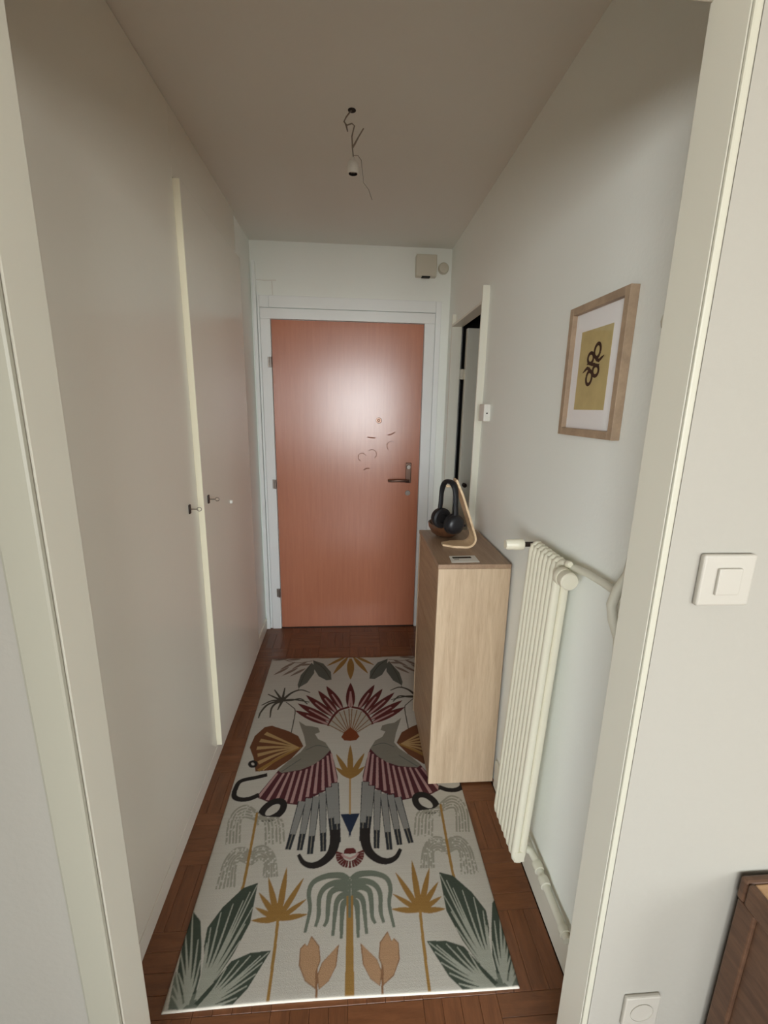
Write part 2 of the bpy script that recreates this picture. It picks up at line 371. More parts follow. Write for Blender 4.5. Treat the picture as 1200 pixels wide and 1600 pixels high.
# ------------------------------------------------------------------ side doorway
t = thing('door_2', (.63, 2.43, 0), 'white side door standing open behind its frame', 'door', kind='structure')
bm = bmesh.new(); box(bm, .575, .648, OY0-.012, OY0, 0, 2.068, .002); obj('jamb', bm, M_trim, t)
bm = bmesh.new(); box(bm, .585, .645, OY1-.012, OY1+.004, 0, 2.068, .002); obj('jamb', bm, M_trim, t)
bm = bmesh.new(); box(bm, .585, .648, OY0, OY1-.012, OZ, OZ+.012, .002); obj('head', bm, M_trim, t)
bm = bmesh.new(); box(bm, .672, 1.27, 2.715, 2.752, .012, 1.992, .002); lf = obj('leaf', bm, M_trim, t)
bm = bmesh.new(); lathe(bm, [(0, -.03), (.006, -.03), (.006, .03), (0, .03)], (.660, 2.738, 1.736), n=12); box(bm, .645, .676, 2.736, 2.742, 1.708, 1.764); obj('hinge', bm, M_plast2, t, True)
bm = bmesh.new(); lathe(bm, [(0, -.034), (.012, -.032), (.014, -.024), (.006, -.016), (.006, -.004), (.013, -.003), (.013, 0)], (.703, 2.715, 1.072), (0, 1, 0), 20); obj('door_knob', bm, M_dark, lf, True)

# ------------------------------------------------------------------ built-in wardrobe
t = thing('wardrobe', (-.85, 1.6, 0), 'tall built-in wardrobe with cream doors along the left side', 'wardrobe')
bm = bmesh.new(); box(bm, -1.15, -.611, .697, 2.547, 0, .064); box(bm, -1.15, -.613, .697, 2.547, 2.262, H-.001); box(bm, -1.15, -.613, .697, .712, .064, 2.262); box(bm, -1.15, -.613, 2.532, 2.547, .064, 2.262); box(bm, -1.15, -1.13, .712, 2.532, .064, 2.262)
obj('carcass', bm, M_ward, t)
bm = bmesh.new(); box(bm, -.611, XL, .697, 2.547, 0, .064, .001); obj('plinth', bm, M_ward, t)
bm = bmesh.new(); box(bm, -.611, XL-.001, 1.7225, 2.547, 2.2616, H-.001, .0004); obj('upper_panel', bm, M_ward, t)
d1 = bxo('door', M_ward, t, -.612, XL-.001, .699, 1.722, .069, H-.002, .0015)
d2 = bxo('door', M_ward, t, -.590, XL+.019, 1.730, 2.546, .069, 2.261, .002)
bm = bmesh.new(); box(bm, -.608, XL+.0192, 1.7255, 1.7300, .071, 2.259, .001); s_ = obj('edge_strip', bm, M_edge, d2)
s_['label'] = 'bright cream edge of the farther door'
def key(y, z, xs, dr):
    bm = bmesh.new(); box(bm, xs, xs+.005, y-.008, y+.008, z-.017, z+.017, .002); obj('escutcheon', bm, M_dark, dr, True)
    bm = bmesh.new(); tube(bm, [(xs+.004, y, z), (xs+.030, y, z)], .0024, 8)
    tube(bm, [(xs+.036+.008*math.cos(k*math.pi/6), y, z+.007*math.sin(k*math.pi/6)) for k in range(12)], .0016, 6, closed=True)
    obj('key', bm, M_steel, dr, True)
key(1.625, 1.163, XL-.001, d1); key(1.78, 1.168, XL+.019, d2)
bm = bmesh.new(); lathe(bm, [(0, .012), (.007, .010), (.009, .004), (.009, 0)], (XL+.019, 2.10, 1.09), (1, 0, 0), 16); obj('button', bm, M_plast, d2, True)

# ------------------------------------------------------------------ shoe cabinet
CX0, CX1, CY0, CY1, CZ = .322, .596, 1.532, 2.008, .977
t = thing('shoe_cabinet', ((CX0+CX1)/2, (CY0+CY1)/2, 0), 'tall narrow oak shoe cabinet against the right wall', 'cabinet')
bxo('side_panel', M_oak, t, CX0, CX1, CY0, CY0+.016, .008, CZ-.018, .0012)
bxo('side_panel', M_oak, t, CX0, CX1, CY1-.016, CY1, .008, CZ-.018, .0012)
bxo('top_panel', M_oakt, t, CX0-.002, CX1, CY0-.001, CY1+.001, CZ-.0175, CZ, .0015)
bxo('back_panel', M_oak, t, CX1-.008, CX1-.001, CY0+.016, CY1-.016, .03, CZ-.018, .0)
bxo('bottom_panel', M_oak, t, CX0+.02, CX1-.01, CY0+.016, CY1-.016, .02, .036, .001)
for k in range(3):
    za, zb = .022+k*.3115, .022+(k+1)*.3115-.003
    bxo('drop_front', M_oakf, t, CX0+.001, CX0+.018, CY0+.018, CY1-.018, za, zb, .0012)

# ------------------------------------------------------------------ things on the shoe cabinet
t = thing('headphone_stand', (.46, 1.77, CZ), 'bent pale plywood headphone stand on the shoe cabinet', 'stand')
# side profile in x-z, bent from one board: foot, round bend, leaning back
prof = [(.380, .006), (.42, .0055), (.470, .005)] + [(x, z) for x, z in arc(.476, .039, .034, -90, 20, 10)] + [(.507, .055), (.476, .140), (.446, .2225), (.4215, .281)]
bm = bmesh.new(); th = .0085; ya, yb = 1.722, 1.812; rings = []
for i, (x, z) in enumerate(prof):
    a_, b_ = prof[max(i-1, 0)], prof[min(i+1, len(prof)-1)]; dx, dz = b_[0]-a_[0], b_[1]-a_[1]; l_ = math.hypot(dx, dz); nx, nz = -dz/l_*th/2, dx/l_*th/2
    s0 = max(0, .030-(i*.013 if i < 3 else .03)); s1 = .02 if i == len(prof)-1 else 0
    y0_, y1_ = ya+(.030 if i == 0 else .006 if i == 1 else 0)+s1, yb-(.030 if i == 0 else .006 if i == 1 else 0)-s1
    rings.append([bm.verts.new((x+nx, y0_, CZ+z+nz)), bm.verts.new((x+nx, y1_, CZ+z+nz)), bm.verts.new((x-nx, y1_, CZ+z-nz)), bm.verts.new((x-nx, y0_, CZ+z-nz))])
for A_, B_ in zip(rings, rings[1:]):
    for k in range(4): bm.faces.new((A_[k], A_[(k+1) % 4], B_[(k+1) % 4], B_[k]))
bm.faces.new(rings[0][::-1]); bm.faces.new(rings[-1])
zmin = min(v.co.z for v in bm.verts)
for v in bm.verts: v.co.z += CZ+.0003-zmin
obj('board', bm, M_ply, t)
bm = bmesh.new(); tube(bm, [(.4275, 1.765, CZ+.2525), (.385, 1.765, CZ+.2525)], .0055, 12); obj('hook_peg', bm, M_ply, t, True)

t = thing('headphones', (.40, 1.765, 1.05), 'black over-ear headphones hanging on the plywood stand', 'headphones')
dv = Vector((.40, -.9165, 0)); hc = Vector((.397, 1.765, 0)); HS = .052
bm = bmesh.new(); pts = []
for k in range(25):
    a_ = math.pi*k/24; c_, s2 = math.cos(a_), math.sin(a_)
    pts.append(hc + dv*HS*(1 if c_ >= 0 else -1)*abs(c_)**.75 + Vector((0, 0, 1.158+.090*s2**.8)))
pts = [hc+dv*(HS+.003)+Vector((0, 0, 1.105)), hc+dv*(HS+.003)+Vector((0, 0, 1.13))] + pts + [hc-dv*(HS+.003)+Vector((0, 0, 1.13)), hc-dv*(HS+.003)+Vector((0, 0, 1.105))]
tube(bm, pts, [.011]*4+[.011+.004*math.sin(math.pi*k/20) for k in range(21)]+[.011]*4, 12, flat=.62, ref=dv.cross(Vector((0, 0, 1))))
obj('headband', bm, M_cush, t, True)
for sgn in (1, -1):
    c0 = hc+dv*(HS-.002)*sgn+Vector((0, 0, 1.080 if sgn > 0 else 1.086))
    bm = bmesh.new(); lathe(bm, [(0, .026), (.016, .0255), (.031, .022), (.039, .014), (.042, .004), (.041, -.002)], c0, dv*sgn, 32); ec = obj('ear_cup', bm, M_black, t, True)
    bm = bmesh.new(); lathe(bm, [(.041, -.002), (.044, -.008), (.043, -.016), (.035, -.021), (.022, -.019), (.019, -.010), (0, -.008)], c0, dv*sgn, 32); obj('ear_cushion', bm, M_cush, ec, True)
bm = bmesh.new(); lathe(bm, [(.0, .012), (.005, .011), (.006, 0)], hc+dv*HS+Vector((.036, .012, 1.072)), (1, .2, 0), 12); obj('jog_button', bm, M_black, t, True)

bm = bmesh.new(); lathe(bm, [(0, .003), (.030, .003), (.034, 0), (.040, .001), (.062, .018), (.076, .042), (.080, .060), (.078, .0625), (.074, .060), (.069, .042), (.056, .022), (.036, .010), (0, .008)], (.424, 1.912, CZ+.0003), n=48)
tag(obj('wooden_bowl', bm, M_bowl, None, True), 'round polished dark wooden bowl behind the headphones', 'bowl')
t = thing('paper_card', (.43, 1.59, CZ), 'white printed card lying at the near edge of the shoe cabinet', 'card')
bm = bmesh.new()
q = [(.372, 1.541), (.483, 1.546), (.484, 1.640), (.378, 1.632)]
q = [(.430+(x-.430)*.97, 1.592+(y-1.592)*.80) for x, y in q]
lo = [bm.verts.new((x, y, CZ+.0003)) for x, y in q]; hi = [bm.verts.new((x, y, CZ+.0013)) for x, y in q]
bm.faces.new(lo[::-1]); bm.faces.new(hi)
for k in range(4): bm.faces.new((lo[k], lo[(k+1) % 4], hi[(k+1) % 4], hi[k]))
obj('sheet', bm, M_paper, t)
bm = bmesh.new(); T3 = lambda u, v, l: (u, v, CZ+l)
ribbon(bm, [(.388, 1.603), (.43, 1.605), (.462, 1.607)], .018, T3, .0017); ribbon(bm, [(.39, 1.583), (.41, 1.584)], .005, T3, .0017)
obj('dark_print', bm, M_ink, t)

# ------------------------------------------------------------------ radiator
RY0, NSEC, PIT = 1.080, 8, .0245
XF = lambda z: .505+(z-.146)*.0386
ZB, ZTp = .136, 1.150; RR = .0122; DEP = .048
t = thing('radiator', (.55, 1.18, 0), 'white tubular column radiator hung beside the shoe cabinet', 'radiator')
for k in range(NSEC):
    y = RY0+RR+k*PIT; bm = bmesh.new(); pts = []
    rad = .012
    def P(dx, z): return (XF(z)+dx, y, z)
    loop = [(RR, ZB+RR+.02), (RR, .4), (RR, .7), (RR, ZTp-RR-.02), (RR+.003, ZTp-RR-.006), (RR+.009, ZTp-RR), (DEP-RR-.009, ZTp-RR), (DEP-RR-.003, ZTp-RR-.006), (DEP-RR, ZTp-RR-.02), (DEP-RR, .7), (DEP-RR, .4), (DEP-RR, ZB+RR+.02), (DEP-RR-.003, ZB+RR+.006), (DEP-RR-.009, ZB+RR), (RR+.009, ZB+RR), (RR+.003, ZB+RR+.006)]
    tube(bm, [P(dx, z) for dx, z in loop], RR*.99, 12, closed=True, ref=(0, 1, 0))
    # headers inside the section
    for zz in (ZB+.03, ZTp-.03):
        box(bm, XF(zz)+.008, XF(zz)+DEP-.008, y-PIT/2, y+PIT/2, zz-.018, zz+.018)
    obj('section', bm, M_rad, t, True)
for zz, yy in ((.30, RY0+5*PIT), (1.02, RY0+5*PIT), (.30, RY0+6.5*PIT), (1.02, RY0+6.5*PIT)):
    bxo('wall_bracket', M_rad, t, XF(zz)+DEP-.014, XR+.002, yy-.004, yy+.004, zz-.012, zz+.012, .001)
vz = 1.118; vx = .548
bm = bmesh.new(); lathe(bm, [(0, -.004), (.020, -.004), (.0235, 0), (.0235, .020), (.022, .024), (0, .024)], (vx, 1.014, vz), (0, 1, 0), 32); obj('valve_cap', bm, M_rad, t, True)
bm = bmesh.new(); lathe(bm, [(0, 0), (.0235, 0), (.0245, .004), (.0245, .018), (.020, .024), (.012, .026), (.012, .045), (0, .045)], (vx, 1.041, vz), (0, 1, 0), 32); obj('valve_body', bm, M_rad, t, True)
bm = bmesh.new(); lathe(bm, [(0, -.010), (.007, -.009), (.0095, -.003), (.0095, .004), (.007, .010), (.004, .02), (0, .02)], (vx+.016, 1.058, vz+.031), (0, 1, -.2), 20); obj('vent_screw', bm, M_rad, t, True)
yy = RY0+NSEC*PIT+.022; zz = 1.128
bm = bmesh.new(); tube(bm, [(.572, yy, zz), (.534, yy, zz)], .008, 12); tube(bm, [(.566, yy, zz), (.566, RY0+NSEC*PIT-.01, zz)], .0085, 12); obj('valve_neck', bm, M_dark, t, True)
bm = bmesh.new(); lathe(bm, [(0, 0), (.015, 0), (.0175, .004), (.0175, .026), (.0165, .028), (.0165, .052), (.014, .058), (0, .058)], (.537, yy, zz), (-1, 0, 0), 28); obj('thermostat_head', bm, M_rad, t, True)

# feed pipe to the valve and return pipe along the baseboard
bm = bmesh.new(); tube(bm, [(.584, .864, 1.150), (.584, .93, 1.150), (.580, 1.0, 1.148), (.574, 1.05, 1.142), (.566, 1.078, 1.132)], .0095, 14); obj('feed_pipe', bm, M_pipe, t, True)
bm = bmesh.new(); zz = .150
tube(bm, [(.582, .862, zz-.001), (.582, .90, zz), (.582, 1.02, zz), (.581, 1.075, zz+.006), (.574, 1.10, zz+.014), (.560, 1.11, zz+.016)], .0115, 14); obj('return_pipe', bm, M_pipe, t, True)
for yy in (1.012, 1.058):
    bm = bmesh.new(); lathe(bm, [(0, -.012), (.0155, -.012), (.0165, 0), (.0155, .012), (0, .012)], (.582, yy, zz+.002), (0, 1, 0), 16); obj('pipe_coupling', bm, M_pipe, t, True)
bm = bmesh.new(); lathe(bm, [(0, -.008), (.015, -.008), (.015, .008), (0, .008)], (.582, .885, zz), (0, 1, 0), 16); obj('pipe_coupling', bm, M_pipe, t, True)
t = thing('heating_pipe', (.577, .83, 0), 'white painted heating riser in the corner behind the opening', 'pipe')
bm = bmesh.new()
tube(bm, [(.577, .83, .002), (.577, .83, 1.02), (.574, .832, 1.06), (.562, .842, 1.10), (.556, .846, 1.135), (.562, .842, 1.17), (.574, .832, 1.21), (.577, .83, 1.25), (.577, .83, 2.47)], .0105, 14); obj('riser', bm, M_pipe, t, True)
bm = bmesh.new(); lathe(bm, [(0, -.012), (.012, -.011), (.0145, 0), (.012, .011), (0, .012)], (.577, .83, 1.70), n=16); obj('pipe_clip', bm, M_pipe, t, True)

# ------------------------------------------------------------------ picture
PYa, PYb, PZa, PZb = .981, 1.248, 1.473, 1.800
t = thing('picture_frame', (.597, (PYa+PYb)/2, PZa), 'pale oak frame with an ochre print of a dark knot', 'picture')
fw_ = .019; fx = .5855
for y0_, y1_, z0_, z1_ in ((PYa, PYa+fw_, PZa, PZb), (PYb-fw_, PYb, PZa, PZb), (PYa+fw_, PYb-fw_, PZa, PZa+fw_), (PYa+fw_, PYb-fw_, PZb-fw_, PZb)):
    bxo('frame_rail', M_frame, t, fx, XR-.0005, y0_, y1_, z0_, z1_, .0012)
bxo('passepartout', M_mat, t, .5985, .603, PYa+fw_-.003, PYb-fw_+.003, PZa+fw_-.003, PZb-fw_+.003, 0)
PA = (1.049, 1.194, 1.540, 1.735)
bxo('print_sheet', M_gold, t, .5980, .5986, PA[0], PA[1], PA[2], PA[3], 0)
bm = bmesh.new(); cy, cz = 1.120, 1.650; T3 = lambda u, v, l: (.5980-l, cy-u, cz+v)
def oval(cu, cv, a_, b_, rot, n=26, a0=0, a1=360):
    r_ = math.radians(rot); o_ = []
    for k in range(n+1):
        q_ = math.radians(a0+(a1-a0)*k/n); x_, y_ = a_*math.cos(q_), b_*math.sin(q_)
        o_.append((cu+x_*math.cos(r_)-y_*math.sin(r_), cv+x_*math.sin(r_)+y_*math.cos(r_)))
    return o_
for sg in (1, -1):
    f = lambda p: [(x*sg, y*sg) for x, y in p]
    ribbon(bm, f(oval(.013, .031, .0135, .0165, -12)), .0088, T3, .0004)
    ribbon(bm, f(oval(-.015, .016, .0135, .0125, -10)), .0088, T3, .0006)
    ribbon(bm, f([(-.002, .014), (.002, .020), (.008, .017), (.015, .010), (.026, .007), (.036, .012), (.047, .018)]), [.005, .008, .0085, .0085, .0085, .007, .0008], T3, .0010)
ribbon(bm, [(-.030, .002), (-.018, .005), (-.008, .001), (.008, -.001), (.018, -.005), (.030, -.002)], [.003, .007, .008, .008, .007, .003], T3, .0008)
obj('knot_print', bm, M_ink, t)
bm = bmesh.new()
bm.faces.new([bm.verts.new(p) for p in ((.595, PYa+fw_-.003, PZa+fw_-.003), (.595, PYb-fw_+.003, PZa+fw_-.003), (.595, PYb-fw_+.003, PZb-fw_+.003), (.595, PYa+fw_-.003, PZb-fw_+.003))])
gl_ = obj('glass', bm, M_glass, t)
if gl_.data.polygons[0].normal.x > 0: gl_.data.flip_normals()

# ------------------------------------------------------------------ switches and socket
t = thing('light_switch', (.582, .62, 1.245), 'square white light switch beside the hall opening', 'switch')
bxo('cover_plate', M_plast3, t, .539, .626, .609, .6202, 1.242, 1.327, .004, 3)
bxo('rocker', M_plast3, t, .563, .602, .604, .610, 1.262, 1.306, .002)
t = thing('wall_socket', (.593, .62, .30), 'white wall socket low beside the hall opening', 'socket')
bxo('cover_plate', M_plast3, t, .556, .630, .611, .6202, .303, .384, .003)
bm = bmesh.new(); lathe(bm, [(.024, -.0015), (.022, .008), (0, .008)], (.593, .611, .343), (0, 1, 0), 24); obj('socket_well', bm, M_plast3, t, True)
for dx in (-.0095, .0095):
    bm = bmesh.new(); lathe(bm, [(.003, -.0012), (.003, .002), (0, .002)], (.593+dx, .618, .343), (0, 1, 0), 10); obj('pin_hole', bm, M_void, t)
t = thing('surface_switch', (.593, 2.0, 1.485), 'small white surface switch box by the side door', 'switch')
bxo('housing', M_plast, t, .578, XR, 1.962, 2.036, 1.484, 1.558, .003)
bm = bmesh.new(); lathe(bm, [(0, -.003), (.003, -.003), (.0035, 0)], (.592, 1.962, 1.519), (0, 1, 0), 12); obj('indicator', bm, M_void, t)

# ------------------------------------------------------------------ bare lamp holder
LX, LY = .004, 1.71
t = thing('lamp_holder', (LX, LY, 2.29), 'bare white lamp holder hanging on wires from the ceiling', 'lamp')
bm = bmesh.new(); lathe(bm, [(0, 0), (.013, 0), (.013, -.0015), (0, -.0015)], (LX-.004, LY, H), n=20); obj('ceiling_hole', bm, M_void, t)
bm = bmesh.new(); tube(bm, [(LX-.006, LY, 2.472), (LX-.022, LY-.006, 2.45), (LX-.030, LY-.008, 2.435), (LX-.020, LY-.004, 2.428), (LX-.004, LY, 2.436), (LX+.004, LY, 2.43), (LX-.004, LY, 2.40), (LX-.002, LY, 2.366), (LX+.001, LY, 2.340)], .0022, 8); obj('wire', bm, M_cable, t, True)
bm = bmesh.new(); tube(bm, [(LX-.002, LY, 2.368), (LX+.006, LY-.003, 2.378), (LX+.018, LY-.006, 2.397), (LX+.034, LY-.008, 2.420)], [.0032, .0030, .0024, .0020], 8); obj('wire', bm, M_cable, t, True)
bm = bmesh.new(); tube(bm, [(LX-.028, LY-.006, 2.436), (LX-.022, LY-.006, 2.425), (LX-.018, LY-.005, 2.41)], [.0018, .003, .002], 8); obj('wire', bm, M_cable, t, True)
bm = bmesh.new(); tube(bm, [(LX+.002, LY, 2.346), (LX+.016, LY-.004, 2.345), (LX+.027, LY-.008, 2.330), (LX+.031, LY-.009, 2.30), (LX+.035, LY-.009, 2.265), (LX+.052, LY-.011, 2.245), (LX+.064, LY-.011, 2.215)], .0012, 8); obj('wire', bm, M_cable, t, True)
bm = bmesh.new(); lathe(bm, [(0, .048), (.006, .048), (.008, .040), (.014, .036), (.0185, .028), (.0190, .004), (.0185, 0), (.0150, 0), (.0140, .010), (0, .012)], (LX, LY, 2.292), n=28); obj('socket_shell', bm, M_plast, t, True)
bm = bmesh.new(); lathe(bm, [(.0145, .0005), (.0140, .011), (0, .0115)], (LX, LY, 2.292), n=20); obj('socket_bore', bm, M_void, t)

# ------------------------------------------------------------------ low brown cabinet in the living room
KX, KY, KZ = .735, .612, .690
t = thing('low_cabinet', (KX+.3, .42, 0), 'low brown wooden cabinet against the wall under the light switch', 'cabinet')
bxo('top_board', M_stain2, t, KX+.014, KX+.60, KY-.36, KY-.016, KZ-.016, KZ-.003, .003)
bxo('top_rim', M_stain, t, KX, KX+.61, KY-.016, KY, KZ-.05, KZ, .005)
bxo('top_rim', M_stain, t, KX, KX+.014, KY-.375, KY-.0165, KZ-.05, KZ, .005)
for y_ in (KY-.04, KY-.375): bxo('corner_post', M_stain, t, KX+.001, KX+.035, y_, y_+.036, 0, KZ-.05, .003)
bxo('side_panel', M_stain, t, KX+.008, KX+.022, KY-.339, KY-.040, .06, KZ-.05, .001)
bxo('side_panel', M_stain, t, KX+.58, KX+.60, KY-.375, KY-.004, 0, KZ-.05, .001)
bxo('front_panel', M_stain, t, KX+.035, KX+.58, KY-.372, KY-.355, .06, KZ-.05, .001)

